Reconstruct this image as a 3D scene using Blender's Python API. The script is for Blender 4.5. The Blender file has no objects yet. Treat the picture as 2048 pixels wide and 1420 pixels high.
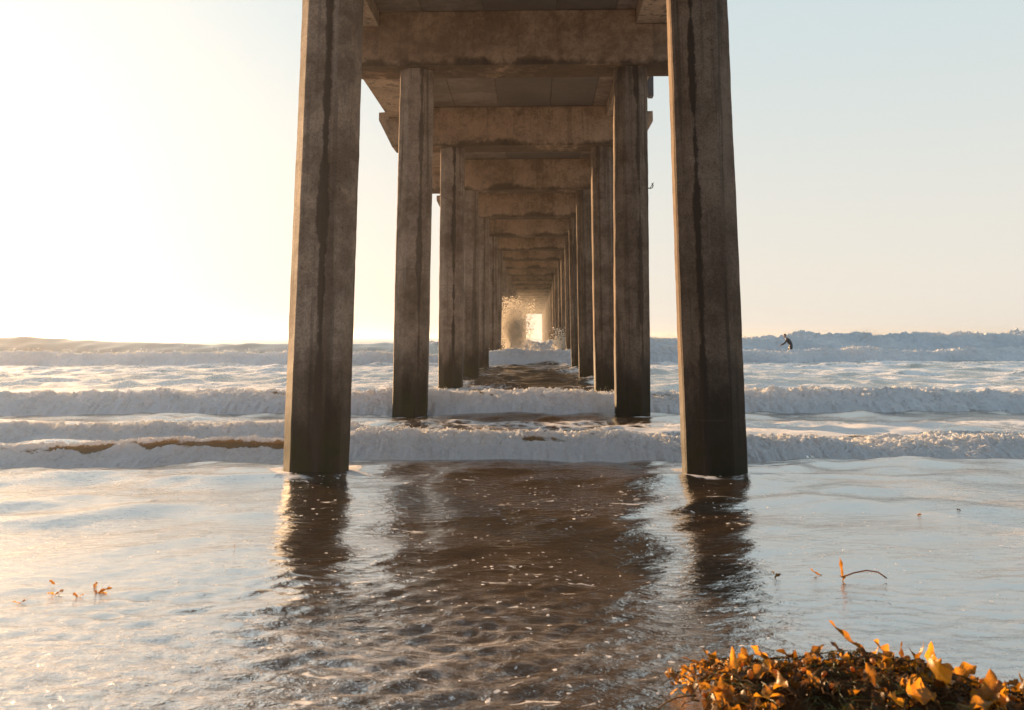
import bpy, math, random
import numpy as np
from mathutils import Matrix, Vector
R = math.radians
random.seed(7)
rng = np.random.default_rng(11)
SC = bpy.context.scene
C = SC.collection

# ------------------------------------------------------------------ camera
EYE = Vector((0.234, 0.0, 1.5))
cam = bpy.data.cameras.new('camera')
cam.sensor_width = 36.0
cam.lens = 36.0 * 1778.5 / 2048
cam.shift_y = -(710 - 379.2) / 2048
cam.clip_start = 0.05
cam.clip_end = 30000
cam.dof.use_dof = True
cam.dof.focus_distance = 13.0
cam.dof.aperture_fstop = 4.0
camo = bpy.data.objects.new('camera', cam)
C.objects.link(camo)
camo.matrix_world = (Matrix.Translation(EYE) @ Matrix.Rotation(0.02524, 4, 'Z')
                     @ Matrix.Rotation(math.pi / 2 + 0.165, 4, 'X') @ Matrix.Rotation(-0.003, 4, 'Z'))
SC.camera = camo

# ------------------------------------------------------------------ sky, sun, exposure
SUN_EL, SUN_AZ = R(9.0), R(40.0)          # azimuth: from the pier axis (+Y) towards the left (-X)
SUN_DIR = Vector((-math.sin(SUN_AZ) * math.cos(SUN_EL), math.cos(SUN_AZ) * math.cos(SUN_EL), math.sin(SUN_EL)))
W = bpy.data.worlds.new('World')
SC.world = W
W.use_nodes = True
wt = W.node_tree
sky = wt.nodes.new('ShaderNodeTexSky')
sky.sky_type = 'NISHITA'
sky.sun_disc = False
sky.sun_elevation = SUN_EL
sky.sun_rotation = -SUN_AZ
sky.altitude = 0
sky.air_density = 1.0
sky.dust_density = 2.5
sky.ozone_density = 1.0
bg = wt.nodes['Background']
bg.inputs['Strength'].default_value = 0.05
# thin bright sea haze in the sky itself, by direction: creamy towards the sun, bluer behind the camera
def wn(typ, ins, out=0, **props):
    nd = wt.nodes.new('ShaderNode' + typ)
    for k, v in props.items(): setattr(nd, k, v)
    for k, v in ins.items():
        if hasattr(v, 'is_output'): wt.links.new(v, nd.inputs[k])
        else: nd.inputs[k].default_value = v
    return nd.outputs[out]
def wmix(f, a, b):
    return wn('Mix', {0: f, 6: a, 7: b}, 2, data_type='RGBA')
wt.links.new(wn('VectorMath', {0: sky.outputs[0], 3: .06}, operation='SCALE'), bg.inputs['Color'])
wdir = wn('TexCoord', {}, 0)
wcos = wn('VectorMath', {0: wdir, 1: tuple(SUN_DIR)}, 1, operation='DOT_PRODUCT')
wel = wn('SeparateXYZ', {0: wdir}, 2)
wf = wn('MapRange', {0: wn('SeparateXYZ', {0: wdir}, 1), 1: -.75, 2: .55}, interpolation_type='SMOOTHSTEP')
wv = wn('MapRange', {0: wel, 1: .0, 2: .40}, interpolation_type='SMOOTHSTEP')
whor = wmix(wf, (.42, .56, .74, 1), (.84, .785, .70, 1))
wzen = wmix(wf, (.34, .53, .75, 1), (.625, .72, .735, 1))
wbase = wmix(wv, whor, wzen)
wglow = wn('Math', {0: 2.718, 1: wn('Math', {0: wn('Math', {0: wcos, 1: 1.0}, operation='SUBTRACT'), 1: 10.0}, operation='MULTIPLY')}, operation='POWER')
wg = wn('VectorMath', {0: (1.0, .70, .50), 3: wn('Math', {0: wglow, 1: .30}, operation='MULTIPLY')}, operation='SCALE')
wsum = wn('VectorMath', {0: wbase, 1: wg}, operation='ADD')
bg2 = wt.nodes.new('ShaderNodeBackground')
bg2.inputs['Strength'].default_value = 0.333
wt.links.new(wsum, bg2.inputs['Color'])
wadd = wt.nodes.new('ShaderNodeAddShader')
wt.links.new(bg.outputs[0], wadd.inputs[0]); wt.links.new(bg2.outputs[0], wadd.inputs[1])
wt.links.new(wadd.outputs[0], wt.nodes['World Output'].inputs['Surface'])

sl = bpy.data.lights.new('sun', 'SUN')
sl.energy = 5.0
sl.angle = R(0.6)
sl.color = (1.0, 0.63, 0.33)
slo = bpy.data.objects.new('sun', sl)
C.objects.link(slo)
slo.rotation_euler = SUN_DIR.to_track_quat('Z', 'Y').to_euler()

SC.view_settings.view_transform = 'Standard'
SC.view_settings.look = 'None'
SC.view_settings.gamma = 1.0
SC.view_settings.exposure = 1.585
cy = SC.cycles
cy.sample_clamp_indirect = 14.0
cy.blur_glossy = 4.0
cy.sample_clamp_direct = 20.0
cy.max_bounces = 6
cy.diffuse_bounces = 3
cy.glossy_bounces = 3
cy.transmission_bounces = 3
cy.caustics_reflective = True
cy.caustics_refractive = False

# ------------------------------------------------------------------ helpers: objects
def link(o, parent=None):
    C.objects.link(o)
    if parent is not None:
        o.parent = parent
    return o

def empty(name, loc=(0, 0, 0)):
    o = bpy.data.objects.new(name, None)
    o.location = loc
    o.empty_display_size = 0.3
    return link(o)

def tag(o, label=None, cat=None, group=None, kind=None):
    if label: o['label'] = label
    if cat: o['category'] = cat
    if group: o['group'] = group
    if kind: o['kind'] = kind
    return o

def mesh_np(name, V, F, mats, parent=None, smooth=True, attrs=None, matidx=None):
    """V (n,3) array, F (m,k) array of one face size"""
    V = np.asarray(V, np.float32); F = np.asarray(F, np.int32)
    me = bpy.data.meshes.new(name)
    n, m, k = len(V), len(F), F.shape[1]
    me.vertices.add(n); me.vertices.foreach_set('co', V.ravel())
    me.loops.add(m * k); me.loops.foreach_set('vertex_index', F.ravel())
    me.polygons.add(m)
    me.polygons.foreach_set('loop_start', np.arange(0, m * k, k, dtype=np.int32))
    me.polygons.foreach_set('loop_total', np.full(m, k, np.int32))
    if matidx is not None:
        me.polygons.foreach_set('material_index', np.asarray(matidx, np.int32))
    me.update(calc_edges=True)
    me.polygons.foreach_set('use_smooth', np.full(m, smooth))
    for a, val in (attrs or {}).items():
        at = me.attributes.new(a, 'FLOAT', 'POINT')
        at.data.foreach_set('value', np.asarray(val, np.float32).ravel())
    for mm in (mats if isinstance(mats, (list, tuple)) else [mats]):
        me.materials.append(mm)
    o = bpy.data.objects.new(name, me)
    return link(o, parent)

def mesh_py(name, V, F, mat, parent=None, smooth=False):
    me = bpy.data.meshes.new(name)
    me.from_pydata([tuple(v) for v in V], [], F)
    me.update()
    if smooth:
        for p in me.polygons: p.use_smooth = True
    for mm in (mat if isinstance(mat, (list, tuple)) else [mat]):
        me.materials.append(mm)
    o = bpy.data.objects.new(name, me)
    return link(o, parent)

def grid_faces(nr, nc):
    i = np.arange(nr * nc).reshape(nr, nc)
    return np.stack([i[:-1, :-1], i[:-1, 1:], i[1:, 1:], i[1:, :-1]], -1).reshape(-1, 4)

# ------------------------------------------------------------------ helpers: noise
_perm = rng.permutation(512).astype(np.int64)
_perm = np.concatenate([_perm, _perm, _perm])
_g = rng.normal(size=(512, 3)); _g /= np.linalg.norm(_g, axis=1)[:, None]
def perlin(x, y, z):
    x, y, z = np.broadcast_arrays(np.asarray(x, float), np.asarray(y, float), np.asarray(z, float))
    xi, yi, zi = np.floor(x).astype(np.int64), np.floor(y).astype(np.int64), np.floor(z).astype(np.int64)
    fx, fy, fz = x - xi, y - yi, z - zi
    u = fx**3 * (fx * (fx * 6 - 15) + 10); v = fy**3 * (fy * (fy * 6 - 15) + 10); w = fz**3 * (fz * (fz * 6 - 15) + 10)
    out = 0
    for dx in (0, 1):
        px = _perm[(xi + dx) & 511]
        for dy in (0, 1):
            pxy = _perm[(px + yi + dy) & 511]
            for dz in (0, 1):
                g = _g[_perm[(pxy + zi + dz) & 511]]
                d = g[..., 0] * (fx - dx) + g[..., 1] * (fy - dy) + g[..., 2] * (fz - dz)
                out = out + d * (u if dx else 1 - u) * (v if dy else 1 - v) * (w if dz else 1 - w)
    return out * 1.5

def fbm(x, y, z, oct=4, gain=.5, lac=2.03):
    s, a = 0, 1.0
    for i in range(oct):
        s = s + a * perlin(x + 17.3 * i, y + 5.1 * i, z + 9.7 * i)
        a *= gain; x = x * lac; y = y * lac; z = z * lac
    return s

def billow(x, y, z, oct=4, gain=.5, lac=2.1):
    s, a = 0, 1.0
    for i in range(oct):
        s = s + a * (np.abs(perlin(x + 31.7 * i, y + 7.9 * i, z + 3.3 * i)) * 2.2 - .5)
        a *= gain; x = x * lac; y = y * lac; z = z * lac
    return s

def sstep(a, b, x):
    t = np.clip((x - a) / (b - a), 0, 1)
    return t * t * (3 - 2 * t)

# ------------------------------------------------------------------ helpers: materials
class NT:
    def __init__(s, name):
        s.m = bpy.data.materials.new(name); s.m.use_nodes = True
        s.t = s.m.node_tree; s.t.nodes.clear()
        s.out = s.t.nodes.new('ShaderNodeOutputMaterial')
    def put(s, sock, v):
        if hasattr(v, 'is_output'): s.t.links.new(v, sock)
        elif v is not None:
            if hasattr(sock.default_value, '__len__') and not hasattr(v, '__len__'): v = [v] * len(sock.default_value)
            if hasattr(v, '__len__') and len(sock.default_value) == 4 and len(v) == 3: v = tuple(v) + (1,)
            sock.default_value = v
    def n(s, typ, ins=None, out=0, **props):
        nd = s.t.nodes.new('ShaderNode' + typ)
        for k, v in props.items(): setattr(nd, k, v)
        for k, v in (ins or {}).items(): s.put(nd.inputs[k], v)
        return nd.outputs[out]
    def math(s, op, a, b=None, c=None, clamp=False):
        ins = {0: a}
        if b is not None: ins[1] = b
        if c is not None: ins[2] = c
        return s.n('Math', ins, operation=op, use_clamp=clamp)
    def map(s, v, a, b, c=0., d=1., smooth=True):
        return s.n('MapRange', {0: v, 1: a, 2: b, 3: c, 4: d}, interpolation_type='SMOOTHSTEP' if smooth else 'LINEAR')
    def mix(s, f, a, b, blend='MIX'):
        nd = s.t.nodes.new('ShaderNodeMix'); nd.data_type = 'RGBA'; nd.blend_type = blend
        s.put(nd.inputs[0], f); s.put(nd.inputs[6], a); s.put(nd.inputs[7], b)
        return nd.outputs[2]
    def noise(s, vec, scale, detail=4, rough=.55, dist=0.):
        return s.n('TexNoise', {'Vector': vec, 'Scale': scale, 'Detail': detail, 'Roughness': rough, 'Distortion': dist})
    def vscale(s, vec, sc, off=(0, 0, 0)):
        return s.n('Mapping', {'Vector': vec, 'Location': off, 'Scale': sc})
    def bump(s, h, strength=.3, dist=.02, normal=None):
        ins = {'Height': h, 'Strength': strength, 'Distance': dist}
        if normal is not None: ins['Normal'] = normal
        return s.n('Bump', ins)
    def bsdf(s, **k):
        return s.n('BsdfPrincipled', {a.replace('_', ' '): b for a, b in k.items()})
    def attr(s, name):
        return s.n('Attribute', None, 2, attribute_name=name)
    def done(s, sh):
        s.t.links.new(sh, s.out.inputs['Surface']); return s.m

def concrete(name, light, dark, wet=False, beam=False, planks=False):
    T = NT(name)
    obj = T.n('TexCoord', None, 3)
    rnd = T.n('ObjectInfo', None, 5)
    off = T.math('MULTIPLY', rnd, 37.0)
    offv = T.n('CombineXYZ', {0: off, 1: T.math('MULTIPLY', off, 1.7), 2: T.math('MULTIPLY', off, .6)})
    v = T.n('VectorMath', {0: obj, 1: offv}, operation='ADD')
    big = T.noise(v, .9, 5, .6)
    med = T.noise(v, 5.0, 5, .65, .4)
    fine = T.noise(v, 55.0, 3, .7)
    pits = T.n('TexVoronoi', {'Vector': v, 'Scale': 38.0})
    f = T.math('ADD', T.math('MULTIPLY', big, .65), T.math('MULTIPLY', med, .35))
    col = T.mix(T.map(f, .36, .64), dark, light)
    # faint board marks / speckle
    col = T.mix(T.map(fine, .42, .68, 0, .55), col, (.40, .33, .27), 'MULTIPLY')
    spk = T.noise(v, 17.0, 5, .75, .6)
    col = T.mix(T.map(spk, .52, .70, 0, .55), col, (.35, .28, .22), 'MULTIPLY')
    col = T.mix(T.map(spk, .46, .32, 0, .45), col, (1.5, 1.5, 1.5), 'MULTIPLY')
    sk = .35 if beam else 1.0
    if not planks:
        st = T.noise(T.vscale(v, (4.2, 4.2, .16)), 1.0, 4, .6, .3)
        st2 = T.noise(T.vscale(v, (11, 11, .3)), 1.0, 3, .6, .2)
        col = T.mix(T.math('MULTIPLY', T.map(st, .54, .62), .55 * sk), col, (.055, .039, .027))
        col = T.mix(T.math('MULTIPLY', T.map(st2, .56, .70), .45 * sk), col, (.07, .05, .035))
        col = T.mix(T.math('MULTIPLY', T.map(st2, .40, .28), .0 if beam else .3), col, (.42, .36, .30))
    else:
        isl = T.n('NewGeometry', None, 8)
        col = T.mix(T.map(isl, .1, .9, 0, .8, False), col, (.085, .068, .055))
        col = T.mix(T.math('MULTIPLY', T.map(T.noise(T.vscale(v, (1.2, 3, 1)), 1.3, 4), .5, .65), .6), col, (.10, .08, .06))
    xyz = T.t.nodes.new('ShaderNodeSeparateXYZ'); T.put(xyz.inputs[0], obj)
    sep = xyz.outputs[2]
    rough = .85
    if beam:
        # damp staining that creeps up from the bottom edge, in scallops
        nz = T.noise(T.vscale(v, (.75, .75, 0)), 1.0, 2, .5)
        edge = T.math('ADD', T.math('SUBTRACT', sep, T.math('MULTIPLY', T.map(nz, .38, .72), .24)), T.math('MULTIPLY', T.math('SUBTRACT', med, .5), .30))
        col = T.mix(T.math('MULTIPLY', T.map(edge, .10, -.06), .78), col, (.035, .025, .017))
    if wet:
        nz = T.noise(T.vscale(v, (2.2, 2.2, 1.0)), 1.6, 5, .65)
        h = T.math('SUBTRACT', sep, T.math('MULTIPLY', nz, 1.5))
        zone = T.map(h, .95, -.25)
        col = T.mix(T.math('MULTIPLY', zone, .88), col, (.026, .018, .011))
        alg = T.math('MULTIPLY', T.map(h, .05, -.62), T.map(med, .3, .6))
        col = T.mix(T.math('MULTIPLY', alg, .85), col, (.032, .030, .008))
        rough = T.map(zone, 0, 1, .85, .55, False)
        ocol = T.n('SeparateColor', {0: T.n('ObjectInfo', None, 1)}, 0).node
        for ci, ang in ((0, -112.5), (1, -67.5)):
            ca, sa = math.cos(R(ang)), math.sin(R(ang))
            dx_ = T.math('ADD', T.math('MULTIPLY', xyz.outputs[0], -sa), T.math('MULTIPLY', xyz.outputs[1], ca))
            wz = T.noise(T.vscale(v, (0, 0, 1)), .55, 4, .6)
            we = T.noise(v, 7.0, 5, .7)
            wid = T.math('ADD', T.math('MULTIPLY', T.math('SUBTRACT', wz, .38), .30), T.math('MULTIPLY', T.math('SUBTRACT', we, .5), .10))
            frontm = T.map(xyz.outputs[1], -.05, -.15)
            mk = T.math('MULTIPLY', T.map(T.math('SUBTRACT', wid, T.math('ABSOLUTE', T.math('ADD', dx_, T.math('MULTIPLY', T.math('SUBTRACT', wz, .5), .10)))), -.012, .012), frontm)
            mk = T.math('MULTIPLY', mk, ocol.outputs[ci])
            col = T.mix(mk, col, (.055, .038, .026))
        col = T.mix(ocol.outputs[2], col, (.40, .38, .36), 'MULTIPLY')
        # casting joints round the shaft
        jn = T.math('ABSOLUTE', T.math('SUBTRACT', T.math('FRACT', T.math('MULTIPLY', T.math('ADD', sep, T.math('MULTIPLY', rnd, 2)), .38)), .5))
        col = T.mix(T.math('MULTIPLY', T.math('MULTIPLY', T.map(jn, .006, .001), T.map(med, .35, .6)), .35), col, (.06, .045, .035))
    hgt = T.math('ADD', T.math('MULTIPLY', fine, .5), T.math('ADD', T.math('MULTIPLY', med, .9), T.math('MULTIPLY', T.map(pits, .0, .22), .35)))
    nrm = T.bump(hgt, .55, .012)
    return T.done(T.bsdf(Base_Color=col, Roughness=rough, Normal=nrm, Specular_IOR_Level=.10))

M_pile = concrete('pile concrete', (.37, .272, .192), (.165, .112, .075), wet=True)
M_cap = concrete('cap concrete', (.42, .275, .17), (.19, .117, .069), beam=True)
M_deck = concrete('deck soffit concrete', (.31, .235, .18), (.15, .112, .082), planks=True)
M_girder = concrete('girder concrete', (.38, .275, .185), (.24, .165, .11))

def plain(name, col, rough=.5, metal=0.):
    T = NT(name)
    nz = T.noise(T.n('TexCoord', None, 3), 25, 4)
    c = T.mix(T.map(nz, .3, .7), [x * .65 for x in col], col)
    return T.done(T.bsdf(Base_Color=c, Roughness=rough, Metallic=metal))
M_steel = plain('weathered steel', (.12, .10, .09), .6, .3)

# ------------------------------------------------------------------ pier
D1, PITCH, NB, HALF, RAD = 10.228, 7.736, 27, 2.2, .355
ZB, ZT, CW = 7.0, 8.165, .934
pier = empty('pier', (0, D1, 0))
tag(pier, 'long concrete pier on paired octagonal columns running straight out to sea', 'pier')

def pile_mesh(seed, top=(0, 0), bot=(0, 0)):
    zs = np.concatenate([[-2.5], np.arange(-.6, ZB, .09), [ZB - .003]])
    r0 = RAD / math.cos(math.pi / 8) * .965
    V = []
    cor = [math.pi / 8 + k * math.pi / 4 for k in range(8)]
    cut = .018
    for z in zs:
        t = (z - 0) / ZB
        ox, oy = bot[0] + (top[0] - bot[0]) * t, bot[1] + (top[1] - bot[1]) * t
        for k, a in enumerate(cor):
            c = np.array([math.cos(a), math.sin(a)]) * r0
            tn = np.array([-math.sin(a), math.cos(a)])
            rough = .005 * fbm(k * 9.1 + seed * 31.7, z * 1.1, 3.3, 3) + .004 * perlin(k * 5.3 + seed * 11, z * 7.0, 1.7)
            ero = .010 * max(0, 1.3 - z) * (1 + .8 * perlin(k * 3.1 + seed, z * 3, 8.8))
            q = c * (1 + (rough - ero * .35) / r0)
            cc = cut + .012 * max(0, float(perlin(k * 7.7 + seed * 3, z * 2.2, 5.5)))
            for s in (-1, 1):
                p = q - c / r0 * cc * .4 + tn * s * cc
                V.append((p[0] + ox, p[1] + oy, z))
    n, m = len(zs), 16
    F = []
    for i in range(n - 1):
        for k in range(m):
            F.append((i * m + k, i * m + (k + 1) % m, (i + 1) * m + (k + 1) % m, (i + 1) * m + k))
    F.append(tuple(range((n - 1) * m, n * m)))
    return V, F

TW = {(1, -1): (-13, (.02, 0), (-.02, 0)), (1, 1): (-1, (.0, 0), (.0, 0)), (2, -1): (1.5, (.0, 0), (-.045, 0)),
      (2, 1): (-.5, (.05, 0), (-.075, 0)), (3, -1): (-3, (.035, 0), (.03, 0)), (3, 1): (5, (.06, 0), (.035, 0)),
      (4, -1): (2, (-.03, 0), (.0, 0)), (4, 1): (-2, (-.03, 0), (-.03, 0))}
hero = []
pile_obj = {}
for k in range(0, NB + 1):
    for s in (-1, 1):
        y = D1 + (k - 1) * PITCH
        if (k, s) in TW or len(hero) < 8:
            tw, tp, bt = TW.get((k, s), (random.uniform(-4, 4), (0, 0), (0, 0)))
            V, F = pile_mesh(k * 2 + s, tp, bt)
            o = mesh_py('pile', V, F, M_pile, pier)
            hero.append(o)
        else:
            o = random.choice(hero[-6:]).copy(); link(o, pier)
            tw = random.uniform(-4, 4)
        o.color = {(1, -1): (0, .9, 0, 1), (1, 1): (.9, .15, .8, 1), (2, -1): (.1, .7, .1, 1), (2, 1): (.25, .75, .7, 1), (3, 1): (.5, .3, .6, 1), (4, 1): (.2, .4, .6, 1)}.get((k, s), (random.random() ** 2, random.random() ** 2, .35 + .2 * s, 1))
        o.location = (s * HALF, y - D1, 0)
        o.rotation_euler = (0, 0, R(tw))
        pile_obj[(k, s)] = o
pile_obj[(1, -1)]['label'] = 'nearest left column with a dark drip stain down its face'
pile_obj[(1, 1)]['label'] = 'nearest right column with a sunlit orange left edge'

GX0, GX1, DXR, GB = -4.0, -2.95, 3.1, 7.85
def extrude_y(poly, y0, y1, bev=.02, nz=0):
    """polygon in XZ extruded along Y with a small chamfer on front and back rims"""
    n = len(poly)
    cx = sum(p[0] for p in poly) / n; cz = sum(p[1] for p in poly) / n
    def ins(p, d):
        return (p[0] - d * np.sign(p[0] - cx), p[1] - d * np.sign(p[1] - cz))
    V, F = [], []
    for y, d in ((y0, bev), (y0 + bev, 0), (y1 - bev, 0), (y1, bev)):
        for p in poly:
            q = ins(p, d); V.append((q[0], y, q[1]))
    for i in range(3):
        for k in range(n):
            F.append((i * n + k, (i + 1) * n + k, (i + 1) * n + (k + 1) % n, i * n + (k + 1) % n))
    F.append(tuple(range(n))); F.append(tuple(reversed(range(3 * n, 4 * n))))
    return V, F
# cap beam: object origin at its bottom, so stains follow the bottom edge
cap_poly = [(-3.9, 0), (3.3, 0), (3.70, .70), (3.70, 1.0), (3.12, 1.0), (3.12, GB - ZB), (2.35, GB - ZB), (2.35, ZT - ZB),
            (GX1, ZT - ZB), (GX1, GB - ZB), (GX0 - .02, GB - ZB), (GX0 - .02, 1.04), (-4.3, 1.02), (-4.3, .79)]
V, F = extrude_y(cap_poly, -CW / 2, CW / 2, .015)
cap0 = None
for k in range(0, NB + 1):
    y = (k - 1) * PITCH
    if cap0 is None:
        o = cap0 = mesh_py('cap_beam', V, F, M_cap, pier)
    else:
        o = cap0.copy(); link(o, pier)
    o.location = (0, y, ZB)
    o.rotation_euler = (0, R(random.uniform(-.06, .06)), 0)

def box(V, F, x0, x1, y0, y1, z0, z1):
    b = len(V)
    V += [(x0, y0, z0), (x1, y0, z0), (x1, y1, z0), (x0, y1, z0), (x0, y0, z1), (x1, y0, z1), (x1, y1, z1), (x0, y1, z1)]
    for f in ((0, 3, 2, 1), (4, 5, 6, 7), (0, 1, 5, 4), (1, 2, 6, 5), (2, 3, 7, 6), (3, 0, 4, 7)):
        F.append(tuple(b + i for i in f))
sV, sF = [], []
edges = [GX1, -2.05, -.78, .72, 1.95, 2.35]
for i in range(len(edges) - 1):
    dz = (0, .006, -.004, .008, .002)[i]
    box(sV, sF, edges[i] + .006, edges[i + 1] - .006, .004, PITCH - .004, ZT + .003 + dz, ZT + .22)
box(sV, sF, GX0, DXR, .004, PITCH - .004, ZT + .224, ZT + .42)
gV, gF = [], []
V1, F1 = extrude_y([(GX0, GB + .003), (GX1 - .003, GB + .003), (GX1 - .003, ZT + .22), (GX0, ZT + .22)], .006, PITCH - .006, .012)
V2, F2 = extrude_y([(2.353, GB + .003), (DXR, GB + .003), (DXR, ZT + .22), (2.353, ZT + .22)], .006, PITCH - .006, .012)
slab0 = None
for k in range(0, NB):
    y = (k - 1) * PITCH
    if slab0 is None:
        o = slab0 = mesh_py('deck_slab', sV, sF, M_deck, pier)
        g1 = mesh_py('edge_girder', V1, F1, M_girder, o)
        g2 = mesh_py('edge_girder', V2, F2, M_girder, o)
    else:
        o = slab0.copy(); link(o, pier)
        for ch in (g1, g2):
            c = ch.copy(); link(c, o)
    o.location = (0, y, 0)

# drain box under the right deck edge, conduit on the cap end, iron hook on the second right column
dV, dF = [], []
V, F = extrude_y([(3.11, 7.62), (3.15, 7.50), (3.26, 7.50), (3.27, 8.05), (3.11, 8.05)], 0, .28, .008)
dr = mesh_py('drain_box', V, F, M_steel, pier); dr.location = (0, 11.55, 0)
def tube(pts, r, n=8, V=None, F=None, taper=None):
    V = [] if V is None else V; F = [] if F is None else F
    pts = [Vector(p) for p in pts]; b = len(V)
    for i, p in enumerate(pts):
        d = (pts[min(i + 1, len(pts) - 1)] - pts[max(i - 1, 0)]).normalized()
        a = d.orthogonal().normalized(); c = d.cross(a)
        rr = r if taper is None else r * taper[i]
        for k in range(n):
            t = 2 * math.pi * k / n
            V.append(tuple(p + (a * math.cos(t) + c * math.sin(t)) * rr))
    for i in range(len(pts) - 1):
        for k in range(n):
            F.append((b + i * n + k, b + i * n + (k + 1) % n, b + (i + 1) * n + (k + 1) % n, b + (i + 1) * n + k))
    F.append(tuple(b + k for k in reversed(range(n)))); F.append(tuple(b + (len(pts) - 1) * n + k for k in range(n)))
    return V, F
V, F = tube([(3.38, 15.0, 7.9), (3.38, 15.0, 8.4), (3.34, 15.0, 8.62), (3.2, 15.0, 8.7)], .032)
mesh_py('conduit', V, F, M_steel, pier, True)
V, F = tube([(0, 0, 0), (.07, 0, -.005), (.10, 0, .01), (.115, 0, .05), (.10, 0, .09), (.085, 0, .10)], .011, 6)
V, F = tube([(.05, 0, .0), (.075, 0, .035), (.105, 0, .09), (.13, .0, .11)], .007, 6, V, F)
hk = mesh_py('hook', V, F, M_steel, pile_obj[(2, 1)], True)
hk.location = (.345, -.02, 4.50)

# ------------------------------------------------------------------ sea: height, foam cover
def lerp_poly(x, pts):
    a = np.array(pts, float)
    return np.interp(x, a[:, 0], a[:, 1])

class Wave:
    def __init__(s, name, toe, H, front, back, seed, wob=.3, lip=False):
        s.lip = lip
        s.name, s.toe, s.Hp, s.front, s.back, s.seed, s.wob = name, toe, H, front, back, seed, wob
    def y0(s, x):
        return lerp_poly(x, s.toe) + 1.7 * s.wob * (fbm(x * .35 / max(s.front, .3) * .5, s.seed * 7.7, 0.3, 3) * .6)
    def H(s, x):
        return np.maximum(0, lerp_poly(x, s.Hp)) * (1 + .50 * fbm(x * .4 / max(s.front, .3) * .5, s.seed * 3.3, 5.5, 3))
    def z(s, x, y, y0=None, H=None):
        y0 = s.y0(x) if y0 is None else y0
        H = s.H(x) if H is None else H
        t = (y - y0) / s.front
        fr = np.sin(np.clip(t, 0, 1) * np.pi / 2) ** 1.0
        if s.lip: fr = .30 * sstep(0, .45, t) + .70 * sstep(.50, 1, t) ** 1.2 + 1e-6
        bk = np.exp(-np.maximum(t - 1, 0) * s.front / s.back) 
        return H * np.where(t < 1, fr * (1 if s.lip else np.clip(t, 0, 1) ** .25), bk)

waves = [
    Wave('A', [(-30, 12.6), (-2.6, 11.5), (0, 11.35), (3, 11.2), (6, 11.15), (30, 11.5)], [(-30, 0), (-2.8, .0), (-2.2, .14), (0, .165), (3, .11), (6, .135), (14, .14), (30, .15)], .85, 1.2, 1, .2),
    Wave('AF', [(-30, 9.6), (-6, 10.45), (-3, 11.1), (-2.2, 11.2), (30, 11.2)], [(-30, .13), (-6, .155), (-3, .16), (-2.1, .10), (-1.6, 0), (30, 0)], .95, .45, 2, .12, True),
    Wave('AB', [(-30, 13.2), (-7, 12.8), (-3, 13.0), (30, 13.4)], [(-30, .14), (-7, .14), (-3, .13), (-1.6, .0), (30, 0)], .75, 1.1, 3, .2),
    Wave('B', [(-60, 18.8), (-10, 17.9), (0, 17.95), (4, 18.1), (10, 18.5), (60, 20)], [(-60, .30), (-10, .28), (-4, .24), (0, .25), (4, .23), (10, .26), (60, .3)], 1.2, 2.2, 4, .3),
    Wave('C', [(-120, 47), (-27, 45.8), (0, 46.3), (12, 48), (27, 50), (120, 54)], [(-120, .50), (-27, .46), (0, .44), (20, .47), (120, .52)], 1.6, 4.5, 5, .8),
    Wave('D', [(-140, 72), (-6, 66), (0, 60), (6, 62), (16, 65), (40, 70), (140, 82)], [(-140, 1.0), (-40, 1.05), (-20, .85), (-8, .9), (-4, .62), (0, .6), (4, .66), (10, .92), (28, 1.05), (40, 1.4), (140, 1.6)], 4.0, 8.0, 6, 1.2),
]
WV = {w.name: w for w in waves}

# ripples: many small sine trains, mostly rolling ashore
NR = 90
_l = np.exp(rng.uniform(math.log(.11), math.log(2.6), NR))
_th = rng.normal(-math.pi / 2, .42, NR) + np.where(rng.random(NR) < .25, .9, 0)
_ph = rng.uniform(0, 2 * math.pi, NR)
_sl = .021 * rng.uniform(.6, 1.4, NR) * (_l / .5) ** -.12
def ripples(x, y, step):
    z = np.zeros_like(x)
    amp = .72 + .28 * sstep(6.6, 3.6, y) + .5 * sstep(9, 12, y) + .8 * sstep(14, 40, y)
    pat = .55 + .9 * sstep(-.5, .7, fbm(x * .35, y * .5, 2.2, 3))
    for l, th, ph, sl in zip(_l, _th, _ph, _sl):
        k = 2 * math.pi / l
        w = sstep(2.2, 4.0, l / step)
        if l < .45: w = w * (.45 + 1.0 * sstep(7.0, 4.2, y))
        if l > .28: w = w * (1 - .72 * sstep(7.5, 4.5, y))
        ph2 = k * (math.cos(th) * x + math.sin(th) * y) + ph
        z += w * sl / k * np.sin(ph2 + .35 * np.cos(ph2))
    return z * amp * pat

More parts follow.
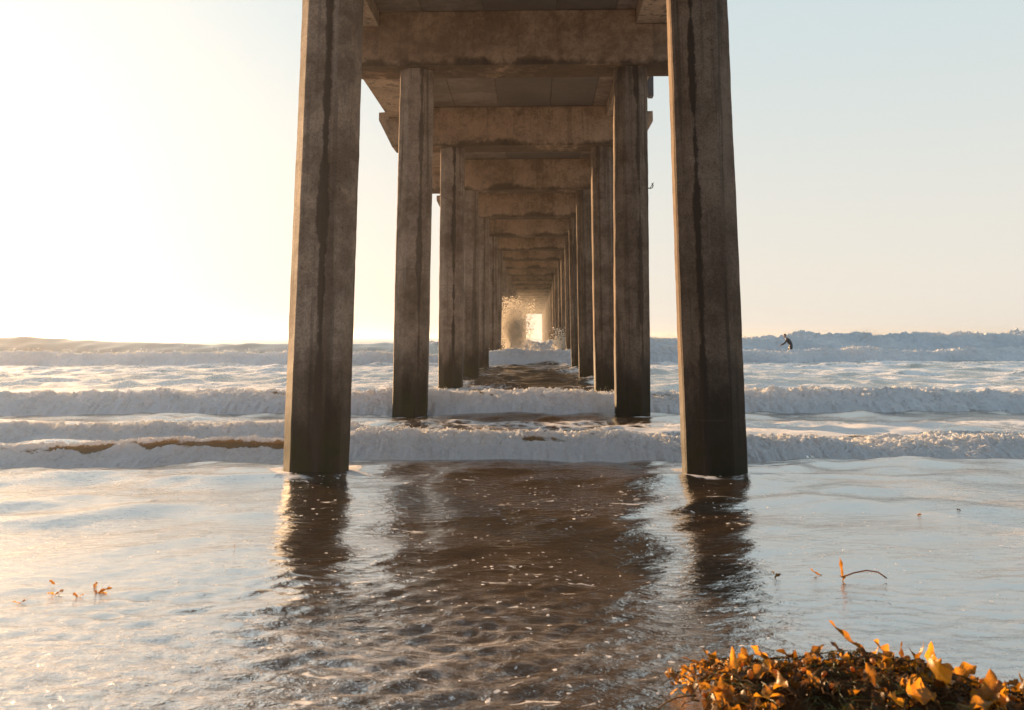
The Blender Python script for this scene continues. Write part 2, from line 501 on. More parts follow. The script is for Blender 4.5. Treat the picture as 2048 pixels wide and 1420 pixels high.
def sea_z(x, y, step, skip=None):
    z = ripples(x, y, step)
    for w in waves:
        if w.name == skip: continue
        yy0, HH = w.y0(x), w.H(x)
        tt = (y - yy0) / w.front
        z = z - (0 if w.name == 'D' else .30) * HH * sstep(-.02, .12, tt) * (1 - sstep(1.1, 1.8, tt))
        z = z + w.z(x, y, yy0, HH) * {'D': 1.0, 'AF': .62}.get(w.name, .76)
    # swell far out and set-up behind the breakers
    z = z + .05 * sstep(18, 30, y) + .10 * sstep(30, 55, y)
    z = z + sstep(75, 110, y) * sstep(2500, 600, y) * .45 * np.sin(y / 7.5 + 1.4 * fbm(x * .012, y * .01, 1.1, 2)) * (1 + fbm(x * .02, y * .02, 4.4, 2))
    # lumps of backwash round the foremost columns
    for (px, py, a) in ((-2.2, D1, .035), (2.2, D1, .03)):
        d = np.hypot((x - px) * .55, (y - (py - .45)) * 2.2)
        z = z + a * np.exp(-d * d * 1.6) * (1 + .6 * np.sin(x * 4 + px))
        z = z + .028 * np.exp(-((y - (py - .35) - .12 * np.sin(x * 1.7 + px)) / .16) ** 2) * np.exp(-((x - px - .75 * np.sign(px)) / 1.1) ** 2)
    return z

def growing(a, b, s0, g):
    out = [a]
    while out[-1] < b: out.append(out[-1] + s0 + g * (out[-1] - a))
    return out
xs = np.array(growing(0, 70, .017, .0065)); xs = np.concatenate([xs, np.array(growing(xs[-1], 2500, .5, .12))[1:]])
XS = np.concatenate([-xs[::-1], xs[1:]])
ys = [-40, -20, -10, -6, -3, -1, 0, 1, 1.8, 2.4, 2.8]
while ys[-1] < 12: ys.append(ys[-1] + .0042 * ys[-1])
while ys[-1] < 95: ys.append(ys[-1] + .0065 * ys[-1])
while ys[-1] < 2500: ys.append(ys[-1] * 1.03)
YS = np.array(ys)
GX, GY = np.meshgrid(XS, YS)
stepx = np.gradient(XS)[None, :] + 0 * GY
stepy = np.gradient(YS)[:, None] + 0 * GX
GZ = sea_z(GX, GY, np.maximum(stepx, stepy))
# foam cover: films left behind each breaker, little in the still water ashore
FO = (.62 * sstep(12.0, 12.9, GY) * sstep(17.6, 15.5, GY) + .62 * sstep(18.0, 18.6, GY) * sstep(46, 24, GY)
      + .55 * sstep(30, 42, GY) * sstep(60, 50, GY) + .10 * sstep(9.5, 11, GY) * sstep(12.9, 12, GY) + .5 * sstep(52, 62, GY) * sstep(80, 68, GY) * sstep(-8, 2, GX))
FO = FO * (1 - .55 * np.exp(-((GX + .0) / 2.6) ** 2) * sstep(19, 24, GY)) * (.75 + .5 * fbm(GX * .25, GY * .45, 6.1, 3))
for (px, py) in ((-2.2, D1), (2.2, D1), (-2.2, D1 + PITCH), (2.2, D1 + PITCH)):
    rr_ = np.hypot(GX - px, GY - py + .06)
    FO = FO + .56 * np.exp(-((rr_ - .47) / .16) ** 2) * (.6 + 1.2 * fbm(GX * 2.2, GY * 2.2, 1.9, 2))
FILM_SHEEN = np.clip(.55 + .55 * fbm(GX * .5 + GY * .25, GY * .9, 3.9, 3), 0, 1) * sstep(6.2, 4.2, GY) * (.30 + .70 * sstep(1.2, -.8, GX))
FILM_SHEEN = np.maximum(FILM_SHEEN, np.clip(.42 + .25 * fbm(GX * .3, GY * .8, 7.7, 3), 0, 1) * sstep(2.7, 3.6, np.abs(GX - .3 + .02 * (GY - 10) * np.sign(GX))) * sstep(11, 9.5, GY))  # pale sheen painted in with the froth film, either side of the pier's reflection
BUB = sstep(10.8, 9.6, GY) * (.5 + .7 * fbm(GX * .5, GY * .6, 8.8, 3) + .75 * sstep(4.9, 4.0, GY) + .5 * np.exp(-((GX - .2) / 2.4) ** 2))

def water_mat(name):
    T = NT(name)
    pos = T.n('NewGeometry', None, 0)
    sep = T.t.nodes.new('ShaderNodeSeparateXYZ'); T.t.links.new(pos, sep.inputs[0])
    dist = sep.outputs[1]
    flat = T.vscale(pos, (1, 1, 0))
    foam = T.attr('foam'); bub = T.attr('bubbles')
    # body colour: sandy shallows, grey green further out
    body = T.mix(T.map(dist, 9, 60), (.055, .034, .018), (.040, .062, .060))
    body = T.mix(T.map(dist, 60, 160), body, (.018, .045, .058))
    # wavelets too small for the mesh
    w1 = T.noise(T.vscale(flat, (1, 2.3, 1)), 7.0, 4, .6, .6)
    w2 = T.noise(T.vscale(flat, (1, 1.9, 1)), 26.0, 3, .6, .4)
    near = T.map(dist, 6.2, 3.8)
    hh = T.math('ADD', w1, T.math('MULTIPLY', w2, T.map(near, 0, 1, .06, .34, False)))
    nrm = T.bump(hh, T.map(near, 0, 1, .24, .60, False), .04)
    # lacy foam film
    warp = T.noise(flat, 1.6, 3, .6)
    wv = T.n('VectorMath', {0: flat, 1: T.n('VectorMath', {0: T.n('TexNoise', {'Vector': flat, 'Scale': 2.2, 'Detail': 3.}, 1), 3: .5}, operation='SCALE')}, operation='ADD')
    v1 = T.n('TexVoronoi', {'Vector': T.vscale(wv, (1, .55, 1)), 'Scale': 3.2}, feature='DISTANCE_TO_EDGE')
    v2 = T.n('TexVoronoi', {'Vector': T.vscale(wv, (1, .6, 1)), 'Scale': 9.0}, feature='DISTANCE_TO_EDGE')
    lace = T.math('SUBTRACT', 1.0, T.math('ADD', T.math('MULTIPLY', v1, 2.0), T.math('MULTIPLY', v2, .9)))
    n3 = T.noise(T.vscale(flat, (.5, 1.3, 1)), 1.4, 6, .68)
    cover = T.math('ADD', T.math('ADD', foam, T.math('MULTIPLY', lace, .32)), T.math('MULTIPLY', n3, .75))
    fm = T.map(cover, .84, 1.16)
    fm = T.math('MULTIPLY', fm, T.map(foam, .02, .12))
    # single bubbles and little rafts drifting in the shallows
    vb = T.t.nodes.new('ShaderNodeTexVoronoi'); T.put(vb.inputs['Vector'], T.n('VectorMath', {0: T.vscale(flat, (1, .9, 1)), 1: T.n('VectorMath', {0: T.n('TexNoise', {'Vector': flat, 'Scale': 22., 'Detail': 2.}, 1), 3: .05}, operation='SCALE')}, operation='ADD')); vb.inputs['Scale'].default_value = 17.0
    pick = T.n('SeparateColor', {0: vb.outputs['Color']}, 0)
    size = T.n('SeparateColor', {0: vb.outputs['Color']}, 1)
    thr = T.math('MULTIPLY', T.math('MULTIPLY', size, size), .27)
    keep = T.map(T.math('SUBTRACT', T.math('MULTIPLY', bub, .85), pick), 0.0, .02)
    dot = T.math('MULTIPLY', T.map(T.math('SUBTRACT', thr, vb.outputs['Distance']), -.02, .05), keep)
    raft = T.noise(T.vscale(wv, (.8, 2.6, 1)), 3.2, 5, .6)
    raftm = T.math('MULTIPLY', T.map(T.math('ADD', raft, T.math('MULTIPLY', bub, .10)), .755, .80), .9)
    raftm = T.math('MULTIPLY', raftm, T.map(bub, .1, .3))
    dot = T.math('MAXIMUM', dot, raftm)
    fm = T.math('MAXIMUM', fm, T.math('MULTIPLY', dot, .85))
    fn = T.noise(T.vscale(wv, (.8, 2.0, 1)), 9.0, 7, .72, .3)
    film_sheen_f = T.math('MULTIPLY', T.attr('film'), T.map(fn, .42, .66, .06, .75))
    fm = T.math('MAXIMUM', fm, film_sheen_f)
    wat = T.bsdf(Base_Color=body, Roughness=T.map(near, 0, 1, .05, .07, False), IOR=T.map(dist, 11, 40, 8.5, 2.4, False), Normal=nrm)
    fb = T.bump(T.math('ADD', T.noise(flat, 60, 3), T.math('MULTIPLY', fm, .8)), .5, .02)
    fo = T.bsdf(Base_Color=(.74, .69, .65), Roughness=.75, Normal=fb, Specular_IOR_Level=.3)
    sh = T.n('MixShader', {0: fm, 1: wat, 2: fo})
    return T.done(sh)
M_sea = water_mat('sea water')
sea = mesh_np('sea', np.stack([GX, GY, GZ], -1).reshape(-1, 3), grid_faces(len(YS), len(XS)), M_sea,
              attrs={'foam': np.clip(FO, 0, 1), 'bubbles': np.clip(BUB, 0, 1.5), 'film': FILM_SHEEN})
tag(sea, kind='structure')

# ------------------------------------------------------------------ breaking waves
def foam_mat():
    T = NT('sea foam')
    pos = T.n('NewGeometry', None, 0)
    cov = T.attr('foam')
    n1 = T.noise(T.vscale(pos, (1, 1, 1.3)), 5.0, 6, .7)
    n2 = T.noise(pos, 34.0, 5, .7)
    m = T.map(T.math('ADD', cov, T.math('MULTIPLY', T.math('SUBTRACT', n1, .5), 1.5)), .30, .58)
    bmp = T.bump(T.math('ADD', T.math('MULTIPLY', n1, .7), T.math('ADD', T.math('MULTIPLY', n2, .35), T.math('MULTIPLY', T.noise(pos, 13.0, 5, .7), .6))), .9, .08)
    n4 = T.noise(T.vscale(pos, (1, 1, 1)), 17.0, 6, .75, .5)
    n5 = T.noise(T.vscale(pos, (5.5, 1.5, 1.6)), 1.0, 6, .7, .6)
    thin = T.math('MULTIPLY', T.map(n4, .44, .62), T.map(n5, .44, .60))
    fcol = T.mix(T.math('MULTIPLY', thin, .6), (.95, .94, .93), (.47, .43, .39))
    d = T.bsdf(Base_Color=fcol, Roughness=.8, Normal=bmp, Specular_IOR_Level=.25, Subsurface_Weight=.65, Subsurface_Radius=(1, .95, .9), Subsurface_Scale=.02)
    tr = T.n('BsdfTranslucent', {'Color': (.92, .90, .87, 1), 'Normal': bmp})
    fo = T.n('MixShader', {0: .50, 1: d, 2: tr})
    dist = T.n('SeparateXYZ', {0: pos}, 1)
    body = T.mix(T.map(dist, 10, 45), (.15, .10, .055), (.075, .105, .095))
    w = T.bsdf(Base_Color=body, Roughness=.12, IOR=1.33, Specular_IOR_Level=.4, Normal=T.bump(T.math('ADD', n1, T.math('MULTIPLY', n4, .5)), .8, .06))
    wt2 = T.n('MixShader', {0: .35, 1: w, 2: T.n('BsdfTranslucent', {'Color': (.60, .42, .19, 1)})})
    return T.done(T.n('MixShader', {0: m, 1: wt2, 2: fo}))
M_foam = foam_mat()
def spray_mat():
    T = NT('spray drops')
    d = T.bsdf(Base_Color=(.88, .86, .83), Roughness=.35, Specular_IOR_Level=.5)
    tr = T.n('BsdfTranslucent', {'Color': (.9, .84, .74, 1)})
    return T.done(T.n('MixShader', {0: .85, 1: d, 2: tr}))
M_spray = spray_mat()

OCT_V = np.array([(1, 0, 0), (-1, 0, 0), (0, 1, 0), (0, -1, 0), (0, 0, 1), (0, 0, -1)], float)
OCT_F = np.array([(0, 2, 4), (2, 1, 4), (1, 3, 4), (3, 0, 4), (2, 0, 5), (1, 2, 5), (3, 1, 5), (0, 3, 5)])
def drops(P, r, stretch=None):
    n = len(P)
    r = np.asarray(r).reshape(n, 1, 1)
    ax = rng.uniform(.7, 1.3, (n, 1, 3))
    V = OCT_V[None] * r * ax
    a = rng.uniform(0, 6.28, n); ca, sa = np.cos(a), np.sin(a)
    x = V[..., 0] * ca[:, None] - V[..., 2] * sa[:, None]; z = V[..., 0] * sa[:, None] + V[..., 2] * ca[:, None]
    V = np.stack([x, V[..., 1], z], -1) + np.asarray(P)[:, None, :]
    F = OCT_F[None] + (np.arange(n) * 6)[:, None, None]
    return V.reshape(-1, 3), F.reshape(-1, 3)

def breaker(w, x0, x1, dx, label, lump=.45, cover=None, nfront=60, nback=60, back=1.6, spray=3000, dr=(.004, .014), scale=1., hi=1.0, toe_cut=-.12):
    dxs = dx
    X = np.arange(x0, x1, dxs)
    s = np.concatenate([np.linspace(toe_cut, 1, nfront, endpoint=False), 1 + (np.linspace(0, 1, nback) ** 1.25) * back])
    XX, SS = np.meshgrid(X, s)
    y0 = w.y0(XX); H = w.H(XX)
    YY = y0 + SS * w.front
    ZZ = sea_z(XX, YY, np.full_like(XX, .6), skip=w.name) + w.z(XX, YY, y0, H)
    Hs = lerp_poly(X, w.Hp).max()
    # direction the foam billows: out at the front, up at the crest
    fy = -np.clip(1.15 - SS, 0, 1) * .95; fz = .45 + .60 * np.clip(SS, 0, 1)
    q = scale / max(Hs, .15)
    rt = .30 * np.clip(.5 + .9 * fbm(XX * q * 2.2, w.seed * 6.1, 1.7, 4), 0, 1)
    e1 = sstep(toe_cut + rt, .26 + rt, SS) * (1 - sstep(1 + back * .25, 1 + back, SS))
    endx = sstep(x0, x0 + .06 * (x1 - x0), XX) * sstep(x1, x1 - .06 * (x1 - x0), XX)
    hh = np.clip(H / Hs * 1.3, 0, 1)
    wx = .5 * fbm(XX * q * 1.1, YY * q * 1.1, w.seed + 2.5, 3); wz_ = .5 * fbm(XX * q * 1.1, ZZ * q * 1.5, w.seed + 8.5, 3)
    L = .75 * billow(XX * q * .95 + wx, YY * q * 1.2 + wz_, ZZ * q * 1.2 + w.seed * 9, 3, .5)
    rag = sstep(-.5, .6, fbm(XX * q * .6, YY * q * .6, w.seed * 5.7, 2))
    L = L + (.25 + .75 * rag) * 1.0 * fbm(XX * q * 4.6 + 2 * wx, YY * q * 2.6, ZZ * q * 2.2 + w.seed * 3, 5, .62)
    big = fbm(XX * q * .42, YY * q * .3, w.seed * 4.4, 3)
    amp = lump * Hs * e1 * hh
    spike = np.maximum(0, fbm(XX * q * 4.2, YY * q * 1.2, w.seed * 2.2 + ZZ * q, 3) - .1) * np.exp(-((SS - 1.05) / .32) ** 2)
    gate = 1.0 if cover is None else np.clip(cover(XX, SS) * 1.2, .05 if w.lip else .55, 1)
    top = .58 + .62 * sstep(.1, .9, SS)
    d = np.maximum(amp * top * (.60 + .40 * L + .34 * big), 0) * gate + .05 * amp + .035 * Hs * e1 * hh + .26 * lump * Hs * hh * spike * gate
    sink = -.05 * Hs * (1 - sstep(toe_cut + rt, .1 + rt, SS)) - .10 * Hs * sstep(1 + back * .65, 1 + back, SS) - .3 * Hs * (1 - endx)
    jx = amp * .35 * fbm(XX * q * 2.3, YY * q * 2.3, 7 + ZZ * q * 2, 3)
    P = np.stack([XX + jx, YY + d * fy, ZZ + d * fz + sink], -1)
    cov = 1.3 * np.ones_like(XX) if cover is None else cover(XX, SS)
    cov = cov * (1 - .75 * sstep(1 + back * .12, 1 + back * .9, SS))
    o = mesh_np('breaking_wave', P.reshape(-1, 3), grid_faces(len(s), len(X)), M_foam, attrs={'foam': cov})
    tag(o, label, 'wave')
    if spray:
        i = rng.integers(0, len(s), spray * 6); j = rng.integers(0, len(X), spray * 6)
        g = np.exp(-((SS[i, j] - 1.0) / .5) ** 2) * np.clip(cov[i, j], 0, 1) * hh[i, j] * sstep(-.25, .75, fbm(XX[i, j] * q * .8, 3.3, w.seed + .5, 3)) * endx[i, j]
        ok = np.nonzero(rng.random(spray * 6) < g)[0][:spray]
        p = P[i[ok], j[ok]]
        jet = np.maximum(0, fbm(p[:, 0] * q * 3.1, w.seed * 3., 2.2, 2)) * 1.2 + .12
        up = rng.exponential(.16, len(ok)) * Hs * jet * 2.0 * hi
        p = p + np.stack([rng.normal(0, .04, len(ok)) * Hs, -rng.random(len(ok)) * .35 * Hs * jet, up], -1)
        rr = rng.uniform(dr[0], dr[1], len(ok)) * np.exp(-up / Hs * 1.2)
        V, F = drops(p, np.maximum(rr, dr[0] * .6))
        so = mesh_np('spray', V, F, M_spray, o); tag(so, kind='stuff')
    return o

breaker(WV['A'], -2.75, 12, .014, 'low white breaker nearest the shore, crossing between the two foremost columns', spray=16000, lump=.5, dr=(.002, .007), nback=70, back=2.4,
        cover=lambda x, s: 1.3 - .95 * sstep(.05, .55, fbm(x * .75, s * 1.1, 3.1, 3)) * sstep(.35, .8, s))
breaker(WV['AF'], -12, -2.0, .016, 'small brown glassy wavelet with a foamy foot left of the nearest left column', lump=.42, spray=1200, dr=(.003, .008),
        cover=lambda x, s: 1.15 - (1.0 + .25 * fbm(x * 1.9, s * .8, 4, 3)) * sstep(.68, .88, s + .20 * fbm(x * 1.3, 0, 0, 3)) * sstep(-7.6, -5.2, x) - .25 * sstep(-4, -2.6, x) + .9 * np.exp(-((s - 1.02) / .06) ** 2), back=.5, nfront=80, nback=30, hi=.5)
breaker(WV['AB'], -14, -1.4, .018, 'low foamy breaker at far left just behind the brown glassy wavelet', lump=.5, spray=9000, dr=(.002, .007), back=2.2)
breaker(WV['B'], -22, 26, .026, 'second white breaker from the shore, rolling past the second pair of columns', lump=.48, spray=18000, dr=(.003, .010), nback=70, back=2.4,
        cover=lambda x, s: 1.3 - .85 * sstep(.15, .65, fbm(x * .5, s * 1.1, 6.1, 3)) * sstep(.5, .9, s))
breaker(WV['C'], -48, 60, .06, 'long white breaker in front of the surfer, midway out', lump=.36, spray=12000, dr=(.008, .026), back=1.6)
breaker(WV['D'], -9, 85, .10, 'tall blue-white breaker farthest out, behind the surfer and the splash', lump=.30, spray=12000, dr=(.012, .04), back=1.2,
        cover=lambda x, s: 1.05 + .3 * fbm(x * .12, s * 1.5, 2.0, 3) + .3 * sstep(8, 0, x) - .45 * sstep(26, 40, x) * sstep(.7, 1.1, s))

# splash thrown up the seventh left column
def splash():
    pts, rad = [], []
    cx, cy = -1.18, 59.7
    n = 20000
    for k in range(60):                        # jets
        lean = rng.normal(-.06, .17); top = rng.uniform(1.7, 3.75) * (1 - .25 * abs(lean + .1)); ly = rng.normal(-.05, .2)
        m = int(n / 60 * rng.uniform(.6, 1.4))
        h = rng.beta(1.5, .95, m)
        x = cx + rng.normal(0, .36) + lean * h * 2.4 + rng.normal(0, .06 + .22 * h, m)
        y = cy + rng.normal(0, .35) + ly * h * 2 + rng.normal(0, .05 + .2 * h, m)
        z = .6 + h * top + rng.normal(0, .07, m)
        pts.append(np.stack([x, y, z], -1)); rad.append(rng.gamma(2.0, .0055, m) * (.7 + .6 * h) + .004)
    m = 2500                                    # falling skirt to the right
    h = rng.beta(1, 1.9, m)
    pts.append(np.stack([cx + .55 + rng.normal(0, .50, m), cy + rng.normal(0, .4, m), .6 + h * 2.3], -1)); rad.append(rng.gamma(2.0, .006, m) + .004)
    m = 1500                                     # smaller burst on the right column
    h = rng.beta(1, 2, m)
    pts.append(np.stack([1.75 + rng.normal(0, .25, m), 55.2 + rng.normal(0, .3, m), .8 + h * 1.4], -1)); rad.append(rng.gamma(2.0, .007, m) + .004)
    V, F = drops(np.concatenate(pts), np.concatenate(rad))
    o = mesh_np('splash', V, F, M_spray)
    T = NT('spray mist')
    T.t.links.new(T.n('VolumePrincipled', {'Color': (.98, .95, .90, 1), 'Density': .20, 'Anisotropy': .6}), T.out.inputs['Volume'])
    T2 = NT('drifting mist')
    T2.t.links.new(T2.n('VolumePrincipled', {'Color': (.98, .94, .88, 1), 'Density': .0032, 'Anisotropy': .6}), T2.out.inputs['Volume'])
    V, F = [], []
    ny_, na_ = 30, 20
    for i in range(ny_):
        for j in range(na_):
            a = 2 * math.pi * j / na_
            g = math.sin(math.pi * (i + .5) / ny_) ** .4
            sq = lambda q: math.copysign(abs(q) ** .35, q)
            V.append((3.3 * g * sq(math.cos(a)), cy + 24 + i * 3.6, 3.9 + 4.0 * g * sq(math.sin(a))))
    for i in range(ny_ - 1):
        for j in range(na_):
            F.append((i * na_ + j, (i + 1) * na_ + j, (i + 1) * na_ + (j + 1) % na_, i * na_ + (j + 1) % na_))
    F.append(tuple(range(na_))); F.append(tuple((ny_ - 1) * na_ + j for j in reversed(range(na_))))
    tag(mesh_py('drifting_mist', V, F, T2.m, o, True), kind='stuff')
    V, F = [], []
    for k in range(15):
        x0 = cx + rng.normal(.12, .34); lean = rng.normal(-.06, .13); top = rng.uniform(1.4, 3.5); rr0 = rng.uniform(.22, .44); yy = cy + rng.normal(0, .3)
        b = len(V); nu, nv = 12, 12
        for i in range(nv + 1):
            t = i / nv
            for j in range(nu):
                a = 2 * math.pi * j / nu
                r = rr0 * (1 - .35 * t) * math.sqrt(max(.02, 1 - t ** 2.5)) * (1 + .6 * float(fbm(math.cos(a) * 1.6 + k, math.sin(a) * 1.6, t * 4, 3)))
                V.append((x0 + lean * t * 2 + r * math.cos(a), yy + r * math.sin(a), .35 + top * t))
        for i in range(nv):
            for j in range(nu):
                F.append((b + i * nu + j, b + i * nu + (j + 1) % nu, b + (i + 1) * nu + (j + 1) % nu, b + (i + 1) * nu + j))
        F.append(tuple(b + q for q in reversed(range(nu)))); F.append(tuple(b + nv * nu + q for q in range(nu)))
    tag(mesh_py('mist', V, F, T.m, o, True), kind='stuff')
    tag(o, 'tall sunlit burst of spray thrown up under the pier, left of the bright opening at its far end', 'splash', kind='stuff')
splash()

# ------------------------------------------------------------------ surfer
def skin_mat(name, col, rough=.5):
    T = NT(name)
    nz = T.noise(T.n('TexCoord', None, 3), 18, 4)
    return T.done(T.bsdf(Base_Color=T.mix(T.map(nz, .3, .7), [c * .8 for c in col], col), Roughness=rough))
M_suit = skin_mat('black wetsuit', (.018, .018, .020), .45)
M_skin = skin_mat('tanned skin', (.42, .25, .16), .5)
M_hair = skin_mat('brown hair', (.10, .05, .025), .6)
def surfer(loc, rz):
    J, E, Rd = [], [], []
    def add(p, r, parent=None):
        J.append(p); Rd.append(r)
        if parent is not None: E.append((parent, len(J) - 1))
        return len(J) - 1
    # local frame: faces -X, Z up, bent forward with both arms reaching down ahead
    pel = add((.06, 0, .86), .16)
    ab = add((.03, 0, 1.02), .145, pel)
    ch = add((-.10, 0, 1.22), .165, ab)
    up = add((-.20, 0, 1.34), .115, ch)
    nk = add((-.265, 0, 1.42), .055, up)
    hd0 = add((-.30, 0, 1.49), .075, nk)
    hd = add((-.315, 0, 1.57), .095, hd0)
    hd2 = add((-.31, 0, 1.65), .070, hd)
    add((-.415, 0, 1.555), .022, hd)            # nose
    for s in (-1, 1):
        sh = add((-.19, .19 * s, 1.32), .07, up)
        el = add((-.33 + .03 * s, .24 * s, 1.07), .05, sh)
        wr = add((-.55 + .05 * s, .22 * s, .93), .034, el)
        pm = add((-.61 + .05 * s, .22 * s, .895), .036, wr)
        for f, ln in ((-1.5, .065), (-.5, .08), (.5, .085), (1.5, .075)):
            b = add((-.645 + .05 * s, .22 * s + f * .017, .875), .010, pm)
            c = add((-.645 + .05 * s - ln * .55, .22 * s + f * .020, .875 - ln * .4), .009, b)
            add((-.645 + .05 * s - ln * .8, .22 * s + f * .021, .875 - ln * .9), .008, c)
        th = add((-.60 + .05 * s, .22 * s - s * .04, .885), .011, pm)
        add((-.635 + .05 * s, .22 * s - s * .07, .865), .009, th)
        hp = add((.05, .11 * s, .76), .125, pel)
        kn = add((-.16 - .08 * s, .15 * s, .46), .065, hp)
        an = add((.06 - .10 * s, .16 * s, .08), .042, kn)
        add((-.10 - .10 * s, .17 * s, .03), .035, an)
    me = bpy.data.meshes.new('person')
    me.from_pydata(J, E, [])
    o = bpy.data.objects.new('person', me); link(o)
    sk = o.modifiers.new('skin', 'SKIN')
    sv = me.skin_vertices[0].data
    for i, r in enumerate(Rd): sv[i].radius = (r, r); sv[i].use_root = (i == 0)
    sb = o.modifiers.new('sub', 'SUBSURF'); sb.levels = 2; sb.render_levels = 2
    dg = bpy.context.evaluated_depsgraph_get()
    ev = o.evaluated_get(dg)
    m2 = bpy.data.meshes.new_from_object(ev)
    o.modifiers.clear(); o.data = m2
    m2.materials.clear(); m2.materials.append(M_suit); m2.materials.append(M_skin)
    for p in m2.polygons:
        c = p.center; p.use_smooth = True
        p.material_index = 1 if (c.z > 1.44 and c.x < -.2) or (c.x < -.54 and c.z < .95) or c.z < .07 else 0
    # hair cap
    V, F = [], []
    nu, nv = 20, 10
    for i in range(nv + 1):
        a = i / nv * 1.75
        for j in range(nu):
            b = 2 * math.pi * j / nu
            r = .104 + .006 * math.sin(j * 3 + i)
            front = .35 * max(0, math.cos(b - math.pi)) * (i / nv)
            aa = a * (1 - front)
            V.append((-.307 + r * math.sin(aa) * math.cos(b), r * .92 * math.sin(aa) * math.sin(b), 1.605 + r * math.cos(aa)))
    for i in range(nv):
        for j in range(nu):
            F.append((i * nu + j, i * nu + (j + 1) % nu, (i + 1) * nu + (j + 1) % nu, (i + 1) * nu + j))
    mesh_py('hair', V, F, M_hair, o, True)
    for s in (-1, 1):
        V, F = tube([(-.300, .088 * s, 1.585), (-.292, .104 * s, 1.575), (-.298, .100 * s, 1.545)], .016, 8)
        mesh_py('ear', V, F, M_skin, o, True)
        V, F = tube([(-.398, .034 * s - .006, 1.590), (-.402, .034 * s + .006, 1.590)], .011, 8)
        mesh_py('eye', V, F, M_hair, o, True)
    V, F = tube([(-.398, -.026, 1.515), (-.404, 0, 1.513), (-.398, .026, 1.515)], .008, 6)
    mesh_py('mouth', V, F, plain('lip', (.30, .12, .09)), o, True)
    o.location = loc; o.rotation_euler = (0, 0, rz)
    tag(o, 'surfer in a black wetsuit crouching and reaching forward in the whitewater at right', 'person')
    return o
sf = surfer((17.05, 60.0, .10), R(-12))
sf.scale = (.98, 1.05, .94)

# ------------------------------------------------------------------ kelp
def kelp_mat(name, ca, cb, tr=.5, ro=.42):
    T = NT(name)
    obj = T.n('TexCoord', None, 3)
    isl = T.n('NewGeometry', None, 8)
    nz = T.noise(obj, 14, 5, .65)
    c = T.mix(T.map(T.math('ADD', T.math('MULTIPLY', isl, .7), T.math('MULTIPLY', nz, .5)), .40, 1.18), ca, cb)
    c = T.mix(T.math('MULTIPLY', T.map(T.noise(obj, 45, 3), .55, .72), .6), c, (.06, .025, .008))
    b = T.bump(T.noise(obj, 60, 4), .5, .008)
    d = T.bsdf(Base_Color=c, Roughness=ro, Normal=b, Specular_IOR_Level=.5 if ro < .5 else .15)
    t = T.n('BsdfTranslucent', {'Color': T.mix(1.0, c, (2.1, 1.75, .75), 'MULTIPLY'), 'Normal': b})
    return T.done(T.n('MixShader', {0: tr, 1: d, 2: t}))
M_kelp = kelp_mat('amber kelp', (.085, .038, .007), (.50, .25, .034), .5)
M_gold = kelp_mat('golden kelp', (.30, .135, .016), (.52, .27, .04), .5)
M_stipe = kelp_mat('dark kelp stems', (.045, .022, .008), (.16, .075, .018), .2, .75)
M_grass = kelp_mat('eelgrass', (.03, .045, .008), (.11, .15, .02), .4)

def blade(V, F, base, direc, up, ln, wd, curl=.6, ruf=.25, nl=11, nw=5, seed=0.):
    """one kelp blade: lance shaped, bent along its length, ruffled rims"""
    d = Vector(direc).normalized(); u = Vector(up); u = (u - d * u.dot(d)).normalized(); s = d.cross(u)
    b = len(V); p = Vector(base)
    for i in range(nl):
        t = i / (nl - 1)
        if i: p = p + d * (ln / (nl - 1))
        rot = Matrix.Rotation(curl / nl * (1 + .8 * math.sin(seed + t * 4)), 3, s)
        d = rot @ d; u = rot @ u
        w = wd * (math.sin(math.pi * min(1, t * .93 + .06)) ** .75) * (1 + .15 * math.sin(seed * 3 + t * 9))
        for j in range(nw):
            q = (j / (nw - 1) - .5) * 2
            rz = ruf * w * (q * q) * math.sin(t * 13 + seed * 5 + q * 1.3) + .25 * w * q * q
            V.append(tuple(p + s * (q * w * .5) + u * rz))
    for i in range(nl - 1):
        for j in range(nw - 1):
            F.append((b + i * nw + j, b + i * nw + j + 1, b + (i + 1) * nw + j + 1, b + (i + 1) * nw + j))

def bulb(V, F, c, r, ax, el=1.6):
    d = Vector(ax).normalized(); a = d.orthogonal().normalized(); e = d.cross(a); b = len(V); c = Vector(c)
    nu, nv = 8, 6
    for i in range(nv + 1):
        t = math.pi * i / nv
        for j in range(nu):
            f = 2 * math.pi * j / nu
            V.append(tuple(c + d * (-math.cos(t) * r * el) + (a * math.cos(f) + e * math.sin(f)) * (r * max(.05, math.sin(t)))))
    for i in range(nv):
        for j in range(nu):
            F.append((b + i * nu + j, b + i * nu + (j + 1) % nu, b + (i + 1) * nu + (j + 1) % nu, b + (i + 1) * nu + j))

KX, KY = 1.62, 3.86
heap = empty('kelp_heap', (KX, KY, 0))
tag(heap, 'big tangled heap of wet amber kelp in the shallows at lower right', 'seaweed')
def heap_h(x, y):
    """height of the heap surface, heap-local"""
    e = ((x + .02) / .82) ** 2 + ((y + .05) / .52) ** 2
    prof = np.interp(x, [-.86, -.74, -.6, -.45, -.25, -.1, .05, .2, .35, .55, .72, .84, 1.1], [.02, .17, .20, .195, .225, .24, .22, .185, .125, .065, .02, .0, .0])
    return max(0, prof) * max(0, 1 - max(0, ((y + .10) / .46)) ** 2 if y > -.1 else 1 - ((y + .10) / .75) ** 2) ** .55
